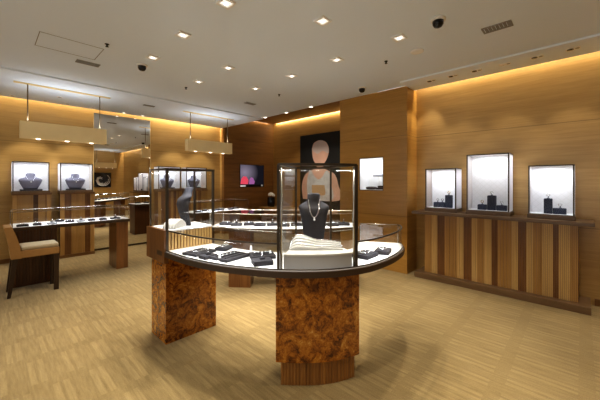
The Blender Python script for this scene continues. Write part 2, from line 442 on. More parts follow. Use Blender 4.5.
for x, y, w in [(1.241, 3.695, 'between the square downlights over the island'), (2.585, .872, 'near the grey air vent'), (3.718, 2.301, 'close to the wood pillar')]:
    t = thing('dome_camera', 'black dome camera with a pale ring, ' + w, 'security camera', (x, y, CZ), 0, 'ceiling dome cameras')
    MB().lathe([(.058, -.0005), (.058, -.015), (.048, -.02)], 20).build('mounting_ring', M['fix'], t)
    MB().lathe([(.044, -.02), (.042, -.045), (.030, -.065), (.001, -.075)], 20).build('dome', M['black'], t)
def vent(x, y, z, sx, sy, label, rot=0):
    t = thing('air_vent', label, 'air vent', (x, y, z), rot)
    MB().box(-sx, sx, -sy, -sy+.012, -.008, -.0005).box(-sx, sx, sy-.012, sy, -.008, -.0005).box(-sx, -sx+.012, -sy+.012, sy-.012, -.008, -.0005).box(sx-.012, sx, -sy+.012, sy-.012, -.008, -.0005).build('frame', M['vent'], t)
    g = MB(); n = 7
    for k in range(n):
        yy = -sy+.014 + (2*sy-.028)*k/n
        g.box(-sx+.012, sx-.012, yy, yy+(2*sy-.028)/n*.72, -.006, -.0005)
    g.build('grille', M['vent'], t)
vent(.80, 4.09, CZ, .11, .05, 'grey rectangular ceiling vent beside the access panel')
vent(3.07, .543, CZ, .06, .11, 'grey rectangular ceiling vent nearest the console spotlights')
vent(3.14, 4.17, CZ, .10, .045, 'small grey ceiling vent towards the alcove')
vent(1.966, 5.51, SZ, .09, .035, 'slim vent in the white border between the brass pendants')
t = thing('ceiling_speaker', 'round pale ceiling speaker near the pillar end of the white border', 'speaker', (3.07, 1.244, CZ))
MB().lathe([(.065, -.0005), (.065, -.01), (.052, -.012)], 24).build('ring', M['fix'], t)
MB().lathe([(.050, -.0005), (.050, -.008), (.001, -.008)], 24).build('grille', M['vent'], t)
for x, y, w in [(.818, 3.388, 'inside the access panel outline'), (3.088, 1.60, 'beside the round speaker'), (1.973, 4.125, 'behind the second row of downlights'), (3.125, 3.41, 'ahead of the alcove')]:
    tag(MB().lathe([(.02, -.0005), (.02, -.004), (.009, -.006), (.009, -.025), (.016, -.027), (.001, -.03)], 12).build('ceiling_sprinkler', M['bulb_dark'], None, (x, y, CZ)),
        'tiny dark sprinkler head on the ceiling, ' + w, 'sprinkler', 'ceiling sprinklers')
ap = MB(); x0, x1, y0, y1 = .33, .83, 3.54, 3.93
for a in ((x0, x1, y0, y0+.006), (x0, x1, y1-.006, y1), (x0, x0+.006, y0, y1), (x1-.006, x1, y0, y1)): ap.box(*a, CZ-.002, CZ-.0003)
struct(ap.build('trim_access_panel', M['vent']))

# ------------------------------------------------------------------ brass pendants
def pendant(x0, x1, y, label):
    cx = (x0+x1)/2; L = (x1-x0)/2; zt, zb, w = 2.11, 1.885, .06
    t = thing('linear_pendant', label, 'pendant lamp', (cx, y+w, zb), 0, 'linear brass pendant lamps')
    h = zt - zb
    sh = MB()
    sh.box(-L, L, -w, -w+.006, 0, h).box(-L, L, w-.006, w, 0, h).box(-L, -L+.006, -w+.006, w-.006, 0, h).box(L-.006, L, -w+.006, w-.006, 0, h)
    sh.box(-L+.006, L-.006, -w+.006, w-.006, h-.006, h).box(-L+.006, L-.006, -w+.006, w-.006, .03, .035)
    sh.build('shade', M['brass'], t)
    for k in (-.42, .42):
        MB().lathe([(.007, h), (.007, SZ-zb-.012)], 10, (k*L*2, 0, 0)).build('rod', M['rod'], t)
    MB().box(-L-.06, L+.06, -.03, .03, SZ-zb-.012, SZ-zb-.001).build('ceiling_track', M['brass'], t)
    for k in (-.62, .02, .62):
        MB().lathe([(.028, .03), (.028, .004), (.02, -.006), (.001, -.008)], 14, (k*L, 0, 0)).build('lamp', M['bulb'], t)
        if k == .02: area('ceiling_fill', (cx, y+w, zt+.02), L*1.8, .07, 2.8, COOL, (0, 0, 1))  # upward fill added to brighten the ceiling border, not a pendant lamp
        spot('pendant_lamp', (cx+k*L, y+w, zb-.03), 7, WARM, 95)
    return t
pendant(.31, 1.30, 5.40, 'long brass box pendant hung over the sales desk with the chair')
pendant(2.62, 3.60, 5.40, 'long brass box pendant hung over the far desk by the alcove')
pendant(3.15, 3.95, -1.66, 'brass box pendant seen only in the tall mirror')

# ------------------------------------------------------------------ shared jewellery pieces
def ringpts(c, r, n=14, axis='z', a0=0, a1=2*pi, tilt=0):
    out = []
    for i in range(n):
        q = a0 + (a1-a0)*i/(n if abs(a1-a0-2*pi) < 1e-6 else n-1)
        if axis == 'z': out.append((c[0]+r*cos(q), c[1]+r*sin(q), c[2]))
        elif axis == 'y': out.append((c[0]+r*cos(q), c[1], c[2]+r*sin(q)))
        else: out.append((c[0], c[1]+r*cos(q), c[2]+r*sin(q)))
    return out
def tray_mesh(sx, sy, h=.016, m=None):
    return MB().box(-sx, sx, -sy, sy, 0, h, 0, .003).box(-sx+.008, sx-.008, -sy+.008, sy-.008, h-.001, h+.003, 0, .001)
TRAYN = 0
def tray(x, y, z, sx, sy, rot, label, group, mat='tray', h=.016, piece=None, plabel=None):
    if z == RZ1: sx *= 1.15; sy *= 1.15; h *= 1.2
    t = thing('jewellery_tray', label, 'jewellery tray', (x, y, z+.001), rot, group)
    MB().box(-sx, sx, -sy, sy, 0, h, 0, .003).build('tray_base', M[mat], t)
    zz = h
    if piece == 'bracelet':
        MB().box(-sx*.8, sx*.8, -sy*.78, sy*.78, h, h+.004, 0, .001).build('cushion', M[mat], t); zz = h+.004
    elif piece == 'ring':
        MB().box(-.016, .016, -.014, .014, h, h+.014, 0, .002).build('ring_block', M['tray'], t); zz = h+.014
    elif piece == 'set':
        g = MB()
        for i in (-1, 0, 1): g.box(-sx*.8, sx*.8, i*sy*.55-.006, i*sy*.55+.006, h, h+.006, 0, .002)
        g.build('roll', M[mat], t); zz = h+.006
    if plabel:
        q = MB(); r0 = .003
        if piece == 'bracelet':
            q.tube([(p[0]*1., p[1]*.62, p[2]) for p in ringpts((0, 0, .004), min(sx, sy)*.8, 16)], r0, 6, 0, True)
            for p in ringpts((0, 0, .007), min(sx, sy)*.8, 7): q.ball((p[0], p[1]*.62, p[2]), .004, 1, 4)
            nm, cat = 'bracelet', 'bracelet'
        elif piece == 'ring':
            q.tube(ringpts((0, 0, .012), .010, 12, 'x'), .002, 6, 0, True); q.ball((0, 0, .026), .006, 1, 4)
            nm, cat = 'finger_ring', 'ring'
        else:
            q.tube([(-sx*.7, -.004, .003), (-sx*.3, .006, .003), (0, -.004, .003), (sx*.3, .006, .003), (sx*.7, -.002, .003)], r0, 6)
            for k in range(5): q.ball((-sx*.6+k*sx*.3, .0, .006), .005, 1, 4)
            nm, cat = 'bracelet', 'bracelet'
        tag(q.build(nm, [M['silver'], M['gem']], None, (x, y, z+.0015+zz), rot), plabel, cat, 'jewellery on trays')
    return t

BUST = {}
def bust(loc, rot, k, mat, label, group, slab=0., tall=True, lean=0.):
    """necklace bust, front towards local -Y"""
    t = thing('necklace_bust', label, 'necklace bust', loc, rot, group)
    if tall: sec = [(0, .072, .030, .012), (.012, .074, .034, .012), (.06, .078, .036, .006), (.13, .088, .042, -.004), (.20, .098, .052, -.010), (.245, .110, .052, -.006),
                    (.262, .113, .046, .002), (.274, .106, .042, .008), (.288, .080, .040, .014), (.300, .058, .038, .016), (.315, .049, .036, .016), (.352, .047, .036, .014), (.358, .042, .031, .014)]
    else: sec = [(0, .066, .030, .01), (.02, .074, .036, .006), (.07, .098, .046, -.002), (.105, .110, .048, -.004), (.122, .113, .044, .002), (.137, .096, .040, .008), (.148, .064, .036, .012), (.156, .047, .034, .014), (.196, .046, .034, .014), (.201, .041, .030, .014)]
    BUST[tall] = sec
    loops = []
    for z, a, b, yo in sec:
        lp = []
        for i in range(24):
            q = 2*pi*i/24; cx, sy = cos(q), sin(q)
            ex = .8
            yy = math.copysign(abs(sy)**ex, sy)*b
            if yy > 0: yy *= .65
            lp.append((math.copysign(abs(cx)**ex, cx)*a*k, (yo+yy*(1+8*lean)+lean*4*(z/.36-.4)**2)*k, z*k+slab))
        loops.append(lp)
    MB().loft(loops).build('bust_body', M[mat], t)
    zt = sec[-1][0]
    MB().lathe([(.034*k, 0), (.034*k, .004*k)], 20, (0, (.013+lean*1.44)*k, (zt-.001)*k+slab)).build('neck_cap', M['bust'], t)
    if slab:
        MB().box(-.10*k, .11*k, -.055*k, .05*k, 0, slab-.0005, 0, .003).build('base_slab', M['bust'], t)
    return t
def necklace(loc, rot, k, label, tall=True, slab=0.):
    sec = BUST[tall]; zn = (.318 if tall else .164); zc = (.19 if tall else .105); pts = []
    def front(x, z):
        for (z0, a0, b0, y0), (z1, a1, b1, y1) in zip(sec, sec[1:]):
            if z0 <= z <= z1:
                u = (z-z0)/(z1-z0); a = a0+(a1-a0)*u; b = b0+(b1-b0)*u; y = y0+(y1-y0)*u
                return y - b*(max(0, 1-min(1, abs(x)/a)**2.5))**.4
    for i in range(25):
        a = pi*i/24; x = cos(a)*.040; z = zn + (zc-zn)*sin(a)**1.15
        pts.append((x*k, (front(x, z)-.005)*k, z*k))
    q = MB().tube(pts, .0032 if tall else .001, 6)
    m = pts[12]
    q.ball((m[0], m[1]-.004, m[2]-.004), .006, 1, 5).ball((m[0], m[1]-.004, m[2]-.016), .009, 1, 6)
    return tag(q.build('necklace', [M['silver'], M['gem']], None, (loc[0], loc[1], loc[2]+slab), rot), label, 'necklace', 'silver pendant necklaces on busts')

# ------------------------------------------------------------------ front round counter (island)
RZ0, RZ1, LT, TT = .713, .757, .917, 1.405     # rim under / deck, low glass top, tall case top
def catmull(P, n=8):
    out = []
    for i in range(len(P)-1):
        p0 = P[max(i-1, 0)]; p1 = P[i]; p2 = P[i+1]; p3 = P[min(i+2, len(P)-1)]
        for j in range(n):
            t = j/n
            out.append(tuple(.5*((2*p1[a]) + (-p0[a]+p2[a])*t + (2*p0[a]-5*p1[a]+4*p2[a]-p3[a])*t*t + (-p0[a]+3*p1[a]-3*p2[a]+p3[a])*t**3) for a in (0, 1)))
    out.append(tuple(P[-1])); return out
def offset(line, d):                       # positive d: to the left of travel
    out = []
    for i, p in enumerate(line):
        a = line[max(i-1, 0)]; b = line[min(i+1, len(line)-1)]
        tx, ty = b[0]-a[0], b[1]-a[1]; l = hypot(tx, ty) or 1
        out.append((p[0]-ty/l*d, p[1]+tx/l*d))
    return out
def nearest(line, p): return min(range(len(line)), key=lambda i: hypot(line[i][0]-p[0], line[i][1]-p[1]))

OUT = catmull([(.955, 2.72), (.952, 2.50), (.955, 2.26), (.975, 2.0), (1.028, 1.75), (1.105, 1.555), (1.22, 1.345), (1.395, 1.155), (1.57, 1.045), (1.77, .99), (2.06, .992), (2.32, 1.045), (2.48, 1.125), (2.52, 1.17)], 8)
INN = catmull([(1.385, 2.72), (1.38, 2.50), (1.385, 2.26), (1.42, 2.0), (1.50, 1.78), (1.60, 1.63), (1.73, 1.50), (1.86, 1.41), (2.03, 1.37), (2.18, 1.40), (2.34, 1.49)], 8)
ctr = thing('display_counter', 'curved glass-topped jewellery counter on burl pedestals, nearest the camera', 'display counter', (1.5, 1.8, 0))
CO = ctr.location
def cb(mb, name, mat, parent=None):
    if parent is None: parent = ctr
    o = mb.build(name, mat, parent); o.location = (-CO.x, -CO.y, 0) if parent == ctr else (0, 0, 0); return o
rimpoly = OUT + INN[::-1]
cb(MB().prism(rimpoly, RZ0, RZ1-.006), 'rim', M['rim'])
deckpoly = offset(OUT, .012) + offset(INN, -.012)[::-1]
cb(MB().prism(deckpoly, RZ1-.006, RZ1), 'deck', M['deck'])
GO = offset(OUT, .022); GI = offset(INN, -.022)
Y2 = 2.36
iL = next(i for i, p in enumerate(GO) if p[1] < Y2); jL = next(i for i, p in enumerate(GI) if p[1] < Y2)
iA = nearest(GO, (1.262, 1.375)); iB = nearest(GO, (1.622, 1.045))
BA, BB = (1.638, 1.596), (1.822, 1.404)       # back posts of tall centre case
jA = nearest(GI, BA); jB = nearest(GI, BB)
EPS = .003
# low glass, pedestal side
cb(MB().sheet(GO[iL:iA+1], RZ1, LT), 'front_pane', M['glass'])
cb(MB().sheet(GI[jL:jA], RZ1, LT), 'back_pane', M['glass'])
cb(MB().flat(GO[iL:iA+1] + [BA] + GI[jL:jA][::-1], LT+.001), 'top_pane', M['glass_top'])
# low glass, rounded end
cb(MB().sheet(GO[iB:], RZ1, LT).sheet([GO[-1], GI[-1]], RZ1, LT), 'front_pane', M['glass'])
cb(MB().sheet(GI[jB+1:], RZ1, LT), 'back_pane', M['glass'])
cb(MB().flat(GO[iB:] + GI[jB+1:][::-1] + [BB], LT+.001), 'top_pane', M['glass_top'])
def P3(line, z): return [(p[0], p[1], z) for p in line]
fr = MB()
fr.tube(P3(GO[iL:iA+1], LT), .0065, 4, smooth=False).tube(P3(GO[iB:], LT), .0065, 4, smooth=False)
cb(fr, 'top_rail', M['bronze'])
fr = MB().tube(P3(GI[jL:jA], LT), .004, 4).tube(P3(GI[jB+1:], LT), .004, 4).tube(P3([GO[-1], GI[-1]], LT), .004, 4)
for p in (GO[-1], GI[-1]): fr.tube([(p[0], p[1], RZ1), (p[0], p[1], LT)], .004, 4)
cb(fr, 'back_rail', M['frame_light'])
cb(MB().tube(P3(offset(OUT, .016), RZ1+.003), .005, 4), 'bottom_rail', M['bronze'])
# tall case at the centre (wedge shaped)
tc = bpy.data.objects.new('tall_case', None); COL.objects.link(tc); tc.parent = ctr; tc.location = (-CO.x, -CO.y, 0)
FO = GO[iA:iB+1]
for p, w in ((FO[0], .0085), (FO[-1], .0085), (BA, .007), (BB, .007)):
    o = MB().box(-w, w, -w, w, RZ1+.001, TT).build('post', M['bronze'], tc, (p[0], p[1], 0), radians(45))
cb(MB().tube(P3(FO, TT), .011, 4, smooth=False).tube(P3([FO[0], BA], TT), .008, 4, smooth=False).tube(P3([FO[-1], BB], TT), .008, 4, smooth=False).tube(P3([BA, BB], TT-.002), .009, 4, smooth=False), 'top_frame', M['bronze'], tc)
def inset(line, d):
    return offset(line, d)
for p, q in ((FO[0], FO[3]), (FO[-1], FO[-4])):
    dx, dy = q[0]-p[0], q[1]-p[1]; l = hypot(dx, dy); a = (p[0]+dx/l*.018, p[1]+dy/l*.018)
    cb(MB().tube([(a[0], a[1], RZ1), (a[0], a[1], TT-.01)], .0075, 4), 'edge_channel', M['frame_light'], tc)
cb(MB().sheet(FO, RZ1, TT), 'front_pane', M['glass'], tc)
cb(MB().sheet([FO[0], BA], RZ1, TT), 'side_pane', M['glass'], tc)
cb(MB().sheet([FO[-1], BB], RZ1, TT), 'side_pane', M['glass'], tc)
cb(MB().sheet([BA, BB], RZ1, TT), 'back_pane', M['glass'], tc)
cb(MB().flat(FO + [BB, BA], TT+.002), 'top_pane', M['glass_top'], tc)
# tall case at the pedestal end, standing on a wooden box
te = bpy.data.objects.new('tall_case', None); COL.objects.link(te); te.parent = ctr; te.location = (-CO.x, -CO.y, 0)
ex0, ex1, ey0, ey1 = .975, 1.375, Y2, 2.70
cb(MB().box(.952, .985, ey0-.005, 2.725, .66, LT).box(ex0+.01, ex1+.005, 2.70, 2.725, RZ1, LT-.012), 'end_panel', M['walnut'], te)
sl = MB(); n = 15
for k in range(n):
    xa = ex0+.012 + (ex1-ex0-.014)*k/n; sl.box(xa, xa+(ex1-ex0-.014)/n*.62, ey0, ey0+.012, RZ1+.001, LT-.013)
cb(sl.box(ex0+.012, ex1, ey0+.012, ey0+.018, RZ1+.001, LT-.013, 1), 'slatted_divider', [M['oak'], M['walnut']], te)
cb(MB().box(.986, ex1+.004, ey0-.004, 2.698, LT-.012, LT-.001), 'case_floor', M['deck'], te)
cb(MB().box(ex1-.002, ex1+.004, ey0+.02, 2.698, RZ1+.001, LT-.013), 'staff_panel', M['walnut'], te)
for x, y, w in ((ex0, ey0, .009), (ex1, ey0, .009), (ex0, ey1, .006), (ex1, ey1, .007)):
    MB().box(-w, w, -w, w, LT if (x, y) != (ex0, ey0) else RZ1+.001, TT).build('post', M['bronze'], te, (x, y, 0))
cb(MB().box(ex0-.01, ex1+.01, ey0-.01, ey0+.01, TT-.018, TT).box(ex0-.01, ex1+.01, ey1-.008, ey1+.008, TT-.01, TT)
   .box(ex0-.01, ex0+.008, ey0+.01, ey1-.008, TT-.012, TT).box(ex1-.008, ex1+.01, ey0+.01, ey1-.008, TT-.012, TT), 'top_frame', M['bronze'], te)
for nm, ln in (('front_pane', [(ex0+.01, ey0), (ex1-.01, ey0)]), ('back_pane', [(ex0+.01, ey1), (ex1-.01, ey1)]), ('side_pane', [(ex0, ey0+.01), (ex0, ey1-.01)]), ('side_pane', [(ex1, ey0+.01), (ex1, ey1-.01)])):
    cb(MB().sheet(ln, LT, TT-.012), nm, M['glass'], te)
cb(MB().flat([(ex0, ey0), (ex1, ey0), (ex1, ey1), (ex0, ey1)], TT+.001), 'top_pane', M['glass_top'], te)
# pedestals
cb(MB().box(.985, 1.43, 2.405, 2.70, 0.001, RZ0), 'pedestal', M['burl'])
pout = offset(OUT, .075); a0 = nearest(pout, (1.285, 1.43)); b0 = nearest(pout, (1.69, 1.05))
pf = pout[a0:b0+1]
def back(p, d): return (p[0]+.725*d, p[1]+.688*d)
ped = cb(MB().prism(pf + [back(pf[-1], .24), back(pf[0], .24)], .155, RZ0), 'pedestal', M['burl'])
kin = offset(OUT, .095)[a0+1:b0]
kk = MB(); pts = []
kf = kin
L = [0]
for i in range(1, len(kf)): L.append(L[-1]+hypot(kf[i][0]-kf[i-1][0], kf[i][1]-kf[i-1][1]))
def along(line, L, s):
    for i in range(1, len(L)):
        if s <= L[i] or i == len(L)-1:
            u = (s-L[i-1])/(L[i]-L[i-1]); return (line[i-1][0]+(line[i][0]-line[i-1][0])*u, line[i-1][1]+(line[i][1]-line[i-1][1])*u)
N = 72; fl = []
for i in range(N+1):
    p = along(kf, L, L[-1]*i/N); d = .0 if i % 3 else .004
    fl.append(back(p, d))
kk.prism(fl + [back(fl[-1], .18), back(fl[0], .18)], .001, .155)
k = kk.build('kick_plinth', M['reed'], ped)

# things in the front counter
LG = 'grey jewellery trays in the pedestal side of the round counter'
tray(1.11, 2.10, RZ1, .085, .065, .25, 'wide grey tray nearest the slatted divider in the round counter', LG, piece='bracelet', plabel='silver bracelet on the wide tray nearest the slatted divider')
tray(1.085, 1.93, RZ1, .045, .035, .1, 'small grey ring tray near the front glass below the slatted divider', LG, h=.02, piece='ring', plabel='ring on the small tray near the front glass below the divider')
tray(1.20, 1.82, RZ1, .10, .075, .15, 'largest grey tray in the middle of the round counter', LG, piece='set', plabel='gem bracelet on the largest middle tray of the round counter')
tray(1.305, 2.075, RZ1, .05, .042, .5, 'grey tray on the staff side behind the largest tray', LG, h=.02, piece='bracelet', plabel='bracelet on the staff side tray behind the largest tray')
tray(1.36, 1.665, RZ1, .075, .06, -.5, 'grey tray beside the tall case holding the bust', LG, h=.022, piece='set', plabel='gem bracelet on the tray beside the tall centre case')
tray(1.25, 1.53, RZ1, .055, .045, -.45, 'small dark box tray at the front glass next to the tall case', LG, h=.026, piece='ring', plabel='ring on the dark box tray next to the tall case')
for i, (x, y, r) in enumerate([(1.10, 1.80, .2), (1.41, 1.86, .9), (1.40, 1.62, .4)]):
    t = thing('ring_stand', 'white tapered ring stand ' + ['behind the front glass by the largest tray', 'on the staff side of the largest tray', 'close to the tall centre case'][i], 'ring stand', (x, y, RZ1+.001), r, 'white ring stands')
    MB().lathe([(.018, 0), (.018, .006)], 16).build('foot', M['white'], t)
    MB().lathe([(.011, .006), (.008, .035), (.003, .05)], 14).build('cone', M['white'], t)
tray(1.885, 1.14, RZ1, .07, .055, .05, 'dark tray beside the tall case in the rounded end of the counter', 'dark trays in the rounded end', h=.024, piece='bracelet', plabel='bracelet on the tray beside the tall case, rounded end')
tray(2.075, 1.10, RZ1, .06, .045, .3, 'dark tray nearest the tip of the rounded counter end', 'dark trays in the rounded end', h=.024, piece='bracelet', plabel='bracelet on the tray at the tip of the rounded end')
# white plinth, bust, ramp in the centre tall case
pl_front = offset(OUT, .034)[iA+1:iB]
q = pl_front + [(1.805, 1.405), (1.645, 1.572)]
plz = .850
plinth = thing('display_plinth', 'white block filling the floor of the tall centre case', 'display plinth', (1.55, 1.32, RZ1+.001))
o = MB().prism(q, 0, plz-RZ1-.012).build('block', M['white_grey'], plinth, (-1.55, -1.32, 0))
o = MB().prism(offset(pl_front, -.006) + [(1.80, 1.408), (1.648, 1.565)], plz-RZ1-.012, plz-RZ1-.001).build('top_board', M['ramp'], plinth, (-1.55, -1.32, 0))
TH = -math.atan2(.725, .688)
bust((1.68, 1.452, plz+.001), TH, 1.0, 'bust', 'tall charcoal bust wearing a pendant in the centre tall case', 'charcoal necklace busts')
necklace((1.68, 1.452, plz+.001), TH, 1.0, 'silver necklace with drop pendant on the centre charcoal bust')
ramp = thing('bracelet_ramp', 'white wavy bracelet ramp in front of the centre bust', 'jewellery stand', (1.535, 1.31, plz+.001), TH)
def rz(u):   # profile along the ramp
    if u < .16: return .012+.062*sin(u/.16*pi/2)
    if u < .6: return .040+.034*(.5+.5*cos((u-.16)/.44*pi))
    return .040 - .018*((u-.6)/.4)**2
NR = 26; RL, RD = .176, .062
top = []
rp = MB()
vs = []; fs = []
for i in range(NR+1):
    u = i/NR; x = -RL + 2*RL*u
    for y, zz in ((-RD, 0), (-RD, rz(u)*.32), (RD, rz(u)*1.12), (RD, 0)): vs.append((x, y, zz))
for i in range(NR):
    for k in range(4): fs.append([i*4+k, i*4+(k+1) % 4, (i+1)*4+(k+1) % 4, (i+1)*4+k])
fs += [[0, 1, 2, 3], [NR*4+k for k in (3, 2, 1, 0)]]
rp.add(vs, fs, 0, False).build('ramp_body', M['ramp'], ramp)
for k, v in enumerate((-.75, -.25, .25, .75)):
    pts = []
    for i in range(NR+1):
        u = i/NR; w = (v+1)/2; pts.append((-RL+2*RL*u, -RD+2*RD*w, rz(u)*(.32+.80*w)+.0035))
    b = MB().tube(pts, .0032, 6)
    for i in range(1, NR, 2): b.ball((pts[i][0], pts[i][1], pts[i][2]+.003), .0035, 1, 4)
    tag(b.build('bracelet', [M['silver'], M['gem']], None, (1.535, 1.31, plz+.001), TH), 'slim silver bracelet on the white wavy ramp, ' + ['nearest the front glass', 'second from the front glass', 'third from the front glass', 'nearest the bust'][k], 'bracelet', 'bracelets on the wavy ramp')
# left tall case contents
bust((1.205, 2.545, LT+.001), radians(-104), .92, 'bust', 'charcoal bust turned sideways in the tall case over the burl end pedestal', 'charcoal necklace busts', lean=.028)
st = thing('bracelet_roll', 'white half-round bracelet roll beside the sideways bust', 'jewellery stand', (1.085, 2.47, LT+.001), radians(35))
pr_ = []
for i in range(15): q = pi*i/14; pr_.append((cos(q)*.085, sin(q)*.062))
MB().loft([[(x, y, z) for x, z in pr_] for y in (-.055, .055)], 0, False).build('roll_body', M['ramp'], st)
ridg = MB()
for y in (-.04, -.013, .014, .041): ridg.tube([(x*1.02, y, max(z*1.03, .004)) for x, z in pr_], .007, 6)
ridg.build('padded_ridges', M['white'], st)

# ------------------------------------------------------------------ rear counter of the ring
RF = catmull([(1.83, 3.28), (1.95, 3.05), (2.09, 2.83), (2.29, 2.56), (2.55, 2.30), (2.85, 2.09), (3.08, 1.96)], 6)
RB = catmull([(2.16, 3.50), (2.36, 3.36), (2.58, 3.14), (2.80, 2.88), (3.02, 2.62), (3.22, 2.38), (3.34, 2.18)], 6)
rc = thing('display_counter', 'low glass display counter on walnut pedestals behind the curved one', 'display counter', (2.5, 2.75, 0))
def rb(mb, name, mat): o = mb.build(name, mat, rc); o.location = (-2.5, -2.75, 0); return o
rb(MB().prism(RF + RB[::-1], RZ0, RZ1-.006), 'rim', M['rim'])
rb(MB().prism(offset(RF, .01)[1:-1] + offset(RB, -.01)[1:-1][::-1], RZ1-.006, RZ1), 'deck', M['deck'])
gF = offset(RF, .02)[1:-1]; gB = offset(RB, -.02)[1:-1]
rb(MB().sheet(gF, RZ1, LT), 'front_pane', M['glass']); rb(MB().sheet(gB, RZ1, LT), 'back_pane', M['glass'])
rb(MB().sheet([gF[0], gB[0]], RZ1, LT), 'end_pane', M['glass']); rb(MB().sheet([gF[-1], gB[-1]], RZ1, LT), 'end_pane', M['glass'])
rb(MB().flat(gF + gB[::-1], LT+.001), 'top_pane', M['glass_top'])
rb(MB().tube(P3(gF + gB[::-1], LT), .006, 4, 0, True), 'top_rail', M['frame_light'])
post = MB()
for p in (gF[0], gF[-1], gB[0], gB[-1]): post.tube([(p[0], p[1], RZ1), (p[0], p[1], LT)], .005, 4)
rb(post, 'corner_rods', M['frame_light'])
pa, pb_ = (2.055, 3.16), (2.226, 2.95)
rb(MB().prism([pa, pb_, back(pb_, .26), back(pa, .26)], .001, RZ0), 'pedestal', M['walnut'])
pa, pb_ = (2.83, 2.30), (3.0, 2.16)
rb(MB().prism([pa, pb_, back(pb_, .22), back(pa, .22)], .001, RZ0), 'pedestal', M['walnut'])
RG = 'dark trays along the rear counter'
words = ['first', 'second', 'third', 'fourth', 'fifth', 'sixth', 'seventh', 'eighth', 'ninth', 'tenth', 'eleventh']
mid = [((a[0]+b[0]*.75)/1.75, (a[1]+b[1]*.75)/1.75) for a, b in zip(RF, RB)]
ML = [0]
for i in range(1, len(mid)): ML.append(ML[-1]+hypot(mid[i][0]-mid[i-1][0], mid[i][1]-mid[i-1][1]))
for k in range(11):
    s = ML[-1]*(.09 + .82*k/10); p = along(mid, ML, s); off = -.05 if k % 2 else .0
    p = back(p, off)
    tray(p[0], p[1], RZ1, .058, .055, radians(-42)+.2*((k*37) % 5-2)/4, f'dark tray on the rear counter, {words[k]} from the mirror wall end', RG, h=.024, piece=('set', 'ring', 'bracelet')[k % 3],
         plabel=f'silver jewel on the rear counter tray {words[k]} from the mirror wall end')
for k in range(7):
    s = ML[-1]*(.14 + .82*k/7); p = back(along(mid, ML, s), .08)
    t = thing('ring_stand', f'white ring stand behind the trays of the rear counter, {words[k]} from the mirror wall end', 'ring stand', (p[0], p[1], RZ1+.001), 0, 'ring stands on the rear counter')
    MB().lathe([(.018, 0), (.018, .006)], 12).build('foot', M['white'], t)
    MB().lathe([(.012, .006), (.009, .025), (.003, .036)], 12).build('cone', M['white'], t)

# ------------------------------------------------------------------ sales desks
def desk(x0, x1, y0, y1, label):
    t = thing('display_desk', label, 'display desk', ((x0+x1)/2, (y0+y1)/2, 0), 0, 'glass topped display desks')
    w, d = (x1-x0)/2, (y1-y0)/2; z0, z1, zt = .70, .745, .925
    MB().box(-w, w, -d, d, z0, z1-.005, 0, .003).build('desk_rim', M['rim'], t)
    MB().box(-w+.012, w-.012, -d+.012, d-.012, z1-.005, z1).build('deck', M['deck'], t)
    fr = MB(); g = .014
    for a, b in (((-w+g, -d+g), (w-g, -d+g)), ((-w+g, d-g), (w-g, d-g)), ((-w+g, -d+g), (-w+g, d-g)), ((w-g, -d+g), (w-g, d-g))):
        fr.tube([(*a, zt), (*b, zt)], .007, 4, smooth=False)
    for sx in (-1, 1):
        for sy in (-1, 1): fr.tube([(sx*(w-g), sy*(d-g), z1), (sx*(w-g), sy*(d-g), zt)], .005, 4, smooth=False)
    fr.build('glass_frame', M['frame_light'], t)
    for nm, ln in (('front_pane', [(-w+g, -d+g), (w-g, -d+g)]), ('back_pane', [(-w+g, d-g), (w-g, d-g)]), ('side_pane', [(-w+g, -d+g), (-w+g, d-g)]), ('side_pane', [(w-g, -d+g), (w-g, d-g)])):
        MB().sheet(ln, z1, zt).build(nm, M['glass'], t)
    MB().flat([(-w+g, -d+g), (w-g, -d+g), (w-g, d-g), (-w+g, d-g)], zt+.001).build('top_pane', M['glass_top'], t)
    pd = MB(); px0, px1 = -w+.02, -w+.44; py0, py1 = -d+.06, d-.06
    pd.box(px0, px1, py0+.01, py1, .001, z0)
    n = 14
    for k in range(n):
        xa = px0+(px1-px0)*k/n; pd.box(xa+.003, xa+(px1-px0)/n-.003, py0, py0+.01, .02, z0)
    pd.build('pedestal', M['walnut_dark'], t)
    lg = MB().box(w-.17, w-.015, -d+.05, d-.06, .001, z0, 0, .003)
    lg.box(w-.172, w-.013, -d+.048, -d+.05, .33, .335).build('leg', M['walnut'], t)
    for k in (-.5, 0, .5): area('case_strip', (t.location.x+k*w, t.location.y-d+.03, zt-.012), w*.45, .02, 0.9, COOL, (0, .35, -1))
    return t
desk(.205, 1.50, 4.96, 5.46, 'glass-topped display desk with the tan chair beside it')
desk(2.48, 3.66, 4.90, 5.40, 'glass-topped display desk near the alcove, under the far pendant')
DT = [(.312, 5.03, .055, 'tray'), (.449, 5.04, .04, 'tray'), (.595, 5.03, .05, 'tray_light'), (.70, 5.26, .05, 'tray'), (.79, 5.09, .045, 'tray'), (.905, 5.04, .045, 'tray_light'), (1.03, 5.06, .04, 'tray'), (1.165, 5.04, .04, 'tray'), (1.325, 5.05, .06, 'tray')]
for i, (x, y, s, m) in enumerate(DT):
    tray(x, y, .745, s, .04, 0, f'{"pale grey" if m == "tray_light" else "dark"} tray on the desk by the tan chair, {words[i]} from the chair end', 'trays on the desk by the chair', m, .02, ('bracelet', 'set', 'ring')[i % 3],
         f'silver jewel on the chair-side desk tray {words[i]} from the chair end')
for i in range(6):
    tray(2.66+.17*i, 5.06+.08*(i % 2), .745, .055, .04, 0, f'dark tray on the desk near the alcove, {words[i]} from the mirror', 'trays on the desk near the alcove', 'tray', .02, ('set', 'bracelet')[i % 2],
         f'silver jewel on the alcove desk tray {words[i]} from the mirror')

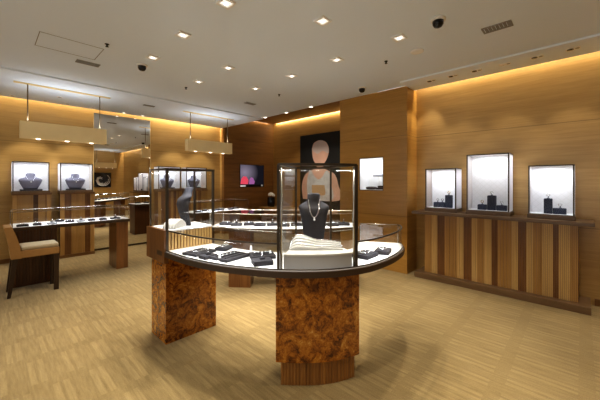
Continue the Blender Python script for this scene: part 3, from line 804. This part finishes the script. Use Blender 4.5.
# ------------------------------------------------------------------ chair (faces +X)
ch = thing('side_chair', 'low-backed tan leather chair with beige seat in front of the display desk', 'chair', (.40, 4.775, 0))
sb = MB().box(-.20, .215, -.175, .165, .43, .515, 0, .012); sb.build('seat_frame', M['leather'], ch)
MB().box(-.13, .21, -.165, .155, .515, .557, 0, .018).build('seat_cushion', M['seat'], ch)
bk = []
for z, xo, th in ((.43, -.165, .045), (.56, -.178, .045), (.68, -.205, .042), (.78, -.232, .035), (.79, -.232, .025)):
    bk.append([(xo-th, -.178, z), (xo+th, -.178, z), (xo+th, .168, z), (xo-th, .168, z)])
MB().loft(bk, 0, False).build('backrest', M['leather'], ch)
def leg4(x, y, xb, s0, s1):
    return MB().loft([[(xb-s0, y-s0, .001), (xb+s0, y-s0, .001), (xb+s0, y+s0, .001), (xb-s0, y+s0, .001)], [(x-s1, y-s1, .43), (x+s1, y-s1, .43), (x+s1, y+s1, .43), (x-s1, y+s1, .43)]], 0, False)
for y in (-.15, .14):
    leg4(.185, y, .185, .022, .025).build('leg', M['leg'], ch)
    leg4(-.175, y, -.225, .015, .024).build('leg', M['leg'], ch)
MB().box(-.165, .16, .128, .152, .385, .43).build('apron', M['leg'], ch)

# ------------------------------------------------------------------ wall cabinets, vitrines on the left wall
def fluted(mb, a0, a1, p, z0, z1, axis, depth=.012, seed=1):
    rnd = random.Random(seed); a = a0; cnt = 0
    while a < a1-.01:
        w = min(rnd.choice((.045, .06, .075, .09)), a1-a); mi = (0, 1, 2, 1)[cnt % 4] if rnd.random() < .75 else rnd.choice((0, 1)); cnt += 1; nf = max(2, int(w/.013))
        for k in range(nf):
            s = a+w*k/nf; e = s+w/nf*.82; dd = depth*(1 if k % 2 else .72)*(.6 if mi == 2 else 1)
            if axis == 'x': mb.box(s, e, p-dd, p, z0, z1, mi)
            else: mb.box(p-dd, p, s, e, z0, z1, mi)
        a += w
def wall_cabinet(x0, x1, label, seed):
    t = thing('wall_cabinet', label, 'cabinet', ((x0+x1)/2, 6.64, 0), 0, 'slatted cabinets under the small vitrines')
    w = (x1-x0)/2; d = .24
    MB().box(-w+.02, w-.02, -d, -.005, .05, 1.085).build('cabinet_body', M['walnut'], t)
    p = MB(); fluted(p, -w+.07, w-.07, -d, .05, 1.085, 'x', .01, seed); p.build('slatted_front', [M['walnut'], M['mid'], M['walnut_dark']], t)
    s = MB()
    for sx in (-1, 1): s.box(sx*(w-.035)-.03, sx*(w-.035)+.03, -d-.015, -d, .05, 1.085)
    s.build('stile', M['mid'], t)
    MB().box(-w, w, -d-.025, -.005, .001, .05).build('base', M['brown_flat'], t)
    MB().box(-w, w, -d-.025, -.005, 1.085, 1.115).build('cabinet_top', M['brown_flat'], t)
    return t
def vitrine(loc, rotz, w, d, h, label, group, base=.03, lining='quilt', lamp=3.0):
    """box vitrine, open-looking glass front towards local -Y, base at z=0"""
    t = thing('wall_vitrine', label, 'display case', loc, rotz, group)
    MB().box(-w-.008, w+.008, -d-.008, 0, 0, base, 0, .003).build('base', M['shelf'], t)
    e = .013
    fr = MB()
    fr.box(-w, -w+e, -d, -d+e, base, h).box(w-e, w, -d, -d+e, base, h).box(-w+e, w-e, -d, -d+e, h-e, h).box(-w+e, w-e, -d, -d+e, base, base+.006)
    fr.build('front_frame', M['bronze'], t)
    MB().box(-w, w, -d+e, 0, h-.006, h).build('top_panel', M['bronze'], t)
    lin = MB().box(-w+.004, w-.004, -.012, -.002, base, h-.006)
    for nm, sa, sb_ in (('side_panel', -w, -w+.005), ('side_panel', w-.005, w)): MB().box(sa, sb_, -d+e, -.012, base+.005, h-.012).build(nm, M['opal'], t)
    lin.box(-w+.005, w-.005, -d+e, -.012, h-.011, h-.0065).box(-w+.005, w-.005, -d+e, -.012, base, base+.004)
    lin.build('lining', M[lining], t)
    MB().sheet([(-w+e, -d+.004), (w-e, -d+.004)], base+.006, h-e).build('front_pane', M['glass_v'], t)
    R = Matrix.Rotation(rotz, 4, 'Z'); c = Vector(loc) + R @ Vector((0, -d*.62, h-.016))
    area('vitrine_lamp', c, 1.5*w, d*.35, lamp, COOL, rotz=rotz)
    return t
VS = [(.275, .735, 'first vitrine above the display desk', 3), (.85, 1.345, 'vitrine beside the mirror edge', 5)]
VL = 'small lit vitrines on the mirror wall'
CASES = [(.28, .72, 'farthest from the mirror', 'small white vitrine holding a slate bust, farthest from the mirror'),
         (.86, 1.32, 'next to the mirror', 'small white vitrine holding a slate bust, just before the mirror'),
         (2.46, 2.93, 'past the mirror', 'small white vitrine just past the mirror, seen through the tall case'),
         (3.06, 3.55, 'by the alcove corner', 'small white vitrine by the alcove corner, seen through the tall case')]
for i, (x0, x1, w, lb) in enumerate(CASES):
    wall_cabinet(x0-.005, x1+.03, 'slatted walnut wall cabinet under the vitrine ' + w, 11+i)
    cx = (x0+x1)/2
    vitrine((cx, 6.635, 1.116), 0, (x1-x0)/2, .26, .50, lb, VL, lamp=1.7)
    bust((cx, 6.52, 1.151), 0, 1.28, 'bust_grey', 'slate grey bust on a dark slab in the vitrine ' + w, 'slate busts in vitrines', slab=.022, tall=False)
    necklace((cx, 6.52, 1.151), 0, 1.28, 'fine necklace on the slate bust in the vitrine ' + w, tall=False, slab=.022)

# ------------------------------------------------------------------ console and vitrines on the right wall
cs = thing('console_cabinet', 'long slatted wood console with an overhanging shelf against the right wall', 'console', (4.39, .81, 0))
def csb(mb, name, mat): o = mb.build(name, mat, cs); o.location = (-4.39, -.81, 0); return o
csb(MB().box(4.13, 4.39, .03, 1.57, .075, .86), 'console_body', M['walnut'])
p = MB(); fluted(p, .035, 1.565, 4.13, .076, .859, 'y', .016, 4); csb(p, 'slatted_front', [M['mid'], M['oak'], M['walnut']])
csb(MB().box(4.01, 4.39, -.085, 1.70, .862, .900, 0, .003), 'console_top', M['shelf'])
csb(MB().box(4.03, 4.39, -.06, 1.67, .001, .074, 0, .003), 'plinth', M['shelf'])
VG = 'lit vitrines standing on the console'
for (y0, y1, h, nm, lb) in [(1.17, 1.555, .57, 'a', 'small lit white vitrine on the console, nearest the pillar'), (.61, 1.05, .73, 'b', 'tallest lit white vitrine in the middle of the console'), (.06, .437, .575, 'c', 'square lit white vitrine at the free end of the console')]:
    vitrine((4.37, (y0+y1)/2, .901), radians(-90), (y1-y0)/2, .255, h, lb, VG, base=.045, lamp=2.1)
BZ = .901+.050
def riser(x, y, sx, sy, h, label, group='dark jewellery risers'):
    return tag(MB().box(-sx, sx, -sy, sy, 0, h, 0, .003).box(-sx+.004, sx-.004, -sy+.004, sy-.004, h-.001, h+.003, 0, .001).build('jewellery_riser', M['block'], None, (x, y, BZ)), label, 'jewellery riser', group)
def ringholder(x, y, z, label, mat='silver'):
    q = MB().lathe([(.012, 0), (.012, .004), (.004, .006), (.004, .02)], 12).tube(ringpts((0, 0, .034), .014, 14, 'x'), .0035, 6, 1, True).ball((0, 0, .052), .006, 2, 5)
    return tag(q.build('finger_ring', [M['block'], M[mat], M['gem']], None, (x, y, z)), label, 'ring', 'rings on risers')
riser(4.24, 1.41, .035, .07, .065, 'low dark riser in the vitrine nearest the pillar'); riser(4.24, 1.292, .035, .038, .165, 'tall dark riser in the vitrine nearest the pillar')
ringholder(4.24, 1.435, BZ+.07, 'ring standing on the low riser, farther one, pillar-side vitrine'); ringholder(4.24, 1.375, BZ+.07, 'ring standing on the low riser beside the tall riser, pillar-side vitrine')
ringholder(4.24, 1.292, BZ+.17, 'ring on top of the tall riser in the pillar-side vitrine', 'gold')
riser(4.24, .905, .035, .045, .062, 'low dark riser on the pillar side inside the tallest vitrine'); riser(4.25, .805, .035, .043, .175, 'tall dark riser centred inside the tallest vitrine'); riser(4.235, .70, .035, .05, .062, 'low dark riser on the free-end side inside the tallest vitrine')
ringholder(4.24, .905, BZ+.067, 'ring on the low riser on the pillar side of the tallest vitrine', 'gold'); ringholder(4.25, .805, BZ+.18, 'ring on top of the tall riser in the tallest vitrine'); ringholder(4.235, .70, BZ+.067, 'ring on the low riser on the free-end side of the tallest vitrine')
riser(4.24, .275, .035, .036, .16, 'tall dark riser in the square vitrine'); riser(4.235, .18, .035, .055, .06, 'low dark riser in the square vitrine')
ringholder(4.24, .275, BZ+.165, 'ring on top of the tall riser in the square vitrine'); ringholder(4.235, .175, BZ+.065, 'ring on the low riser in the square vitrine')

# ------------------------------------------------------------------ niche in the pillar
ni = thing('wall_niche', 'white lit display niche sunk into the wood pillar', 'display niche', (XP, (NY0+NY1)/2, NZ0))
w = (NY1-NY0)/2; hh = NZ1-NZ0; e = .004
MB().box(.265, .275, -w+.001, w-.001, .001, hh-.001).box(.002, .265, -w+.001, -w+e, .001, hh-.001).box(.002, .265, w-e, w-.001, .001, hh-.001).box(.002, .265, -w+e, w-e, .001, e).box(.002, .265, -w+e, w-e, hh-e, hh-.001).build('lining', M['white'], ni)
nf = MB()
for a in ((-w-.008, w+.008, -.008, 0.0), (-w-.008, w+.008, hh, hh+.008)): nf.box(-.006, -.001, a[0], a[1], a[2], a[3])
nf.box(-.006, -.001, -w-.008, -w, 0, hh).box(-.006, -.001, w, w+.008, 0, hh).build('frame', M['bronze'], ni)
area('niche_lamp', (XP+.13, (NY0+NY1)/2, NZ1-.008), .16, .3, 1.7, COOL)
tag(MB().lathe([(.06, 0), (.085, .012), (.085, .035), (.06, .045), (.02, .048)], 18).build('jewellery_dish', M['leg'], None, (XP+.12, 2.42, NZ0+.0055)), 'dark round dish on the floor of the pillar niche', 'dish')
tag(MB().box(-.05, .05, -.07, .07, 0, .03, 0, .004).box(-.035, .035, -.05, .05, .03, .06, 0, .004).build('jewellery_riser', M['leg'], None, (XP+.13, 2.25, NZ0+.0055)), 'dark stepped riser on the floor of the pillar niche', 'jewellery riser')
t = thing('bracelet_stand', 'pale T-bar bracelet stand in the pillar niche', 'jewellery stand', (XP+.2, 2.32, NZ0+.0055))
MB().lathe([(.03, 0), (.03, .01)], 14).build('foot', M['fix'], t); MB().lathe([(.008, .01), (.008, .22)], 10).build('stem', M['fix'], t)
MB().tube([(0, -.11, .22), (0, .11, .22)], .02, 12).build('bar', M['tray_light'], t)

# ------------------------------------------------------------------ alcove: poster, screen, credenza
po = thing('wall_poster', 'large black portrait poster of a person in a pale vest on the alcove wall', 'poster', (5.698, 4.72, .62))
MB().box(-.02, 0, -.66, .66, 0, 1.87).build('panel', M['black_matt'], po)
def shape(name, pts, mat, x, par=po, sub=3):
    pts = [(y, z+.23) for y, z in catmull(pts + [pts[0]], 5)[:-1]]
    return MB().add([(x, y, z) for y, z in pts], [list(range(len(pts)))], 0).build(name, mat, par)
# poster outline coordinates: (y, z) with +y towards picture left
shape('figure', [(.56, .0), (.60, .28), (.56, .50), (.44, .66), (.24, .74), (.10, .80), (.09, .98), (-.13, .98), (-.12, .80), (-.26, .72), (-.46, .62), (-.56, .40), (-.58, .0)], M['skin'], -.0215)
shape('vest', [(.40, .0), (.42, .40), (.38, .62), (.28, .73), (.20, .62), (.04, .50), (-.10, .58), (-.20, .71), (-.30, .66), (-.36, .40), (-.38, .0)], M['print_grey'], -.0225)
shape('head', [(.25, 1.28), (.18, 1.42), (-.02, 1.47), (-.21, 1.40), (-.29, 1.24), (-.26, 1.06), (-.15, .90), (-.01, .86), (.13, .90), (.22, 1.05)], M['skin'], -.0235)
shape('forehead', [(.245, 1.24), (.18, 1.40), (-.02, 1.465), (-.205, 1.395), (-.285, 1.24), (-.26, 1.13), (-.10, 1.20), (.07, 1.14)], M['skin_pale'], -.0245)
shape('tan_block', [(.24, .12), (.25, .34), (.22, .36), (-.14, .36), (-.16, .33), (-.16, .12)], M['print_tan'], -.0255)
tv = thing('wall_screen', 'dark wall screen showing pink and violet shapes in the alcove', 'screen', (4.94, 6.469, 1.155))
MB().box(-.40, .40, -.012, 0, 0, .595).build('bezel', M['black'], tv)
def screenmat():
    m, nt, out = newmat('screen_image')
    em = nt.nodes.new('ShaderNodeEmission'); tcn = nt.nodes.new('ShaderNodeTexCoord'); mp = nt.nodes.new('ShaderNodeMapping')
    mp.inputs['Location'].default_value = (.55, 0, -1.0); mp.inputs['Scale'].default_value = (2.2, 1, 2.6)
    gr = nt.nodes.new('ShaderNodeTexGradient'); gr.gradient_type = 'SPHERICAL'
    nt.links.new(tcn.outputs['Object'], mp.inputs[0]); nt.links.new(mp.outputs[0], gr.inputs[0])
    cr = nt.nodes.new('ShaderNodeValToRGB'); cr.color_ramp.elements[0].color = (.010, .009, .013, 1); cr.color_ramp.elements[1].color = (.20, .17, .22, 1)
    nt.links.new(gr.outputs[0], cr.inputs[0]); nt.links.new(cr.outputs[0], em.inputs[0]); em.inputs[1].default_value = 1.2
    nt.links.new(em.outputs[0], out.inputs[0]); return m
MB().add([(-.39, -.0135, .06), (.39, -.0135, .06), (.39, -.0135, .585), (-.39, -.0135, .585)], [[0, 1, 2, 3]]).build('display', screenmat(), tv)
def tvshape(name, pts, col, e, y=-.0145):
    MB().add([(x, y, z) for x, z in pts], [list(range(len(pts)))]).build(name, plain('screen_' + name, col, .5, emit=e), tv)
tvshape('pink_shape', [(-.39, .075), (-.15, .075), (-.13, .17), (-.19, .27), (-.30, .28), (-.36, .20)], (.75, .08, .14), .6)
tvshape('violet_shape', [(-.12, .075), (.06, .075), (.08, .14), (.02, .24), (-.05, .26), (-.10, .19)], (.34, .13, .38), .6)
tvshape('white_band', [(-.39, .012), (-.22, .012), (-.22, .045), (-.39, .045)], (.8, .8, .8), .5)
tvshape('white_mark', [(.30, .015), (.36, .015), (.36, .055), (.30, .055)], (.5, .5, .5), .3)
cd = thing('credenza', 'low wood credenza under the poster in the alcove', 'credenza', (5.40, 5.2, 0))
MB().box(-.20, .27, -1.15, 1.22, .04, .575).build('body', M['walnut'], cd)
MB().box(-.23, .28, -1.18, 1.25, .575, .61, 0, .003).build('credenza_top', M['mid'], cd)
MB().box(-.16, .25, -1.12, 1.20, .001, .04).build('plinth', M['walnut_dark'], cd)
va = thing('vase', 'black vase of white flowers on the alcove credenza', 'vase', (5.40, 6.22, .611))
MB().lathe([(.085, 0), (.10, .02), (.105, .12), (.10, .24), (.092, .26), (.08, .26)], 20).build('vase_body', M['black'], va)
fl = MB(); rnd = random.Random(3)
for k in range(26):
    a = rnd.random()*2*pi; r = .085*rnd.random()**.5; fl.ball((cos(a)*r, sin(a)*r, .275+.085*(1-(r/.1)**2)+rnd.random()*.015), .026, 0, 5)
fl.build('flowers', M['petal'], va)

# art on the wall behind the photographer (seen in the mirror)
ar = thing('wall_art', 'black wall panel with white swirls, seen in the tall mirror', 'artwork', (3.52, YB+.001, 1.05))
MB().box(-.36, .36, 0, .03, 0, .64).build('panel', M['black'], ar)
sw = MB()
for k in range(6):
    c0 = (-.05+.02*k, .32); r = .07+.038*k
    sw.tube([(c0[0]+r*cos(q)*1.05, .034, c0[1]+r*sin(q)) for q in [radians(20+40*k+d) for d in range(0, 200, 12)]], .012, 6)
sw.build('swirls', M['white'], ar)

# ------------------------------------------------------------------ lights
area('cove_left', (.7, 6.585, 2.93), 6.3, .07, 38, COVE, (0, .12, -1))
area('cove_right', (4.36, -.2, 2.93), 3.9, .07, 36, COVE, (.10, 0, -1))
spot('pillar_fill', (4.2, 1.45, SZ-.03), 10, WARM, 70, (0, .3, -1))  # spot added to brighten the return face of the pillar
area('cove_mirror_wall', (3.2, 6.585, 2.93), 1.6, .07, 14, COVE, (0, .12, -1))
area('cove_alcove_back', (5.67, 4.7, 2.955), .04, 3.3, 16, COVE, (0, 0, -1))
area('cove_alcove_side', (4.9, 6.44, 2.955), 1.3, .04, 2.2, COVE, (0, 0, -1))
# strips inside the counters
area('case_strip', (1.02, 1.92, LT-.012), .55, .02, 1.0, COOL, (.5, .1, -1))
area('case_strip', (1.165, 1.53, LT-.012), .25, .02, .6, COOL, (.4, .3, -1))
area('case_strip', (1.93, 1.035, LT-.012), .40, .02, .9, COOL, (0, .4, -1))
area('case_strip', (1.175, 2.40, TT-.025), .30, .03, 1.5, COOL, (0, .35, -1))
area('case_strip', (1.715, 1.488, TT-.02), .20, .02, 1.4, COOL, rotz=TH)
for i in (5, 12, 18, 24, 30):
    p = back(RF[i], .05); area('case_strip', (p[0], p[1], LT-.012), .18, .02, .42, COOL, (.3, .28, -1))

w = bpy.data.worlds.new('World'); S.world = w; w.use_nodes = True
w.node_tree.nodes['Background'].inputs[0].default_value = (1, .96, .9, 1); w.node_tree.nodes['Background'].inputs[1].default_value = .9
# world background is the added fill coming through the wall_near opening
pass

# ------------------------------------------------------------------ camera
cam = bpy.data.cameras.new('Camera'); co = bpy.data.objects.new('Camera', cam); COL.objects.link(co)
co.location = (0, 0, 1.3); co.rotation_euler = (radians(90), 0, radians(43.5-90))
cam.sensor_width = 36; cam.lens = 36*298/600; cam.shift_y = -(200-181.5)/600; cam.clip_start = .02
S.camera = co
S.cycles.max_bounces = 12; S.cycles.transparent_max_bounces = 32; S.cycles.diffuse_bounces = 5; S.cycles.glossy_bounces = 5
S.cycles.caustics_reflective = False; S.cycles.caustics_refractive = False
S.cycles.sample_clamp_indirect = 6
S.view_settings.view_transform = 'Standard'; S.view_settings.exposure = .02
try: S.view_settings.look = 'Medium High Contrast'
except TypeError: pass
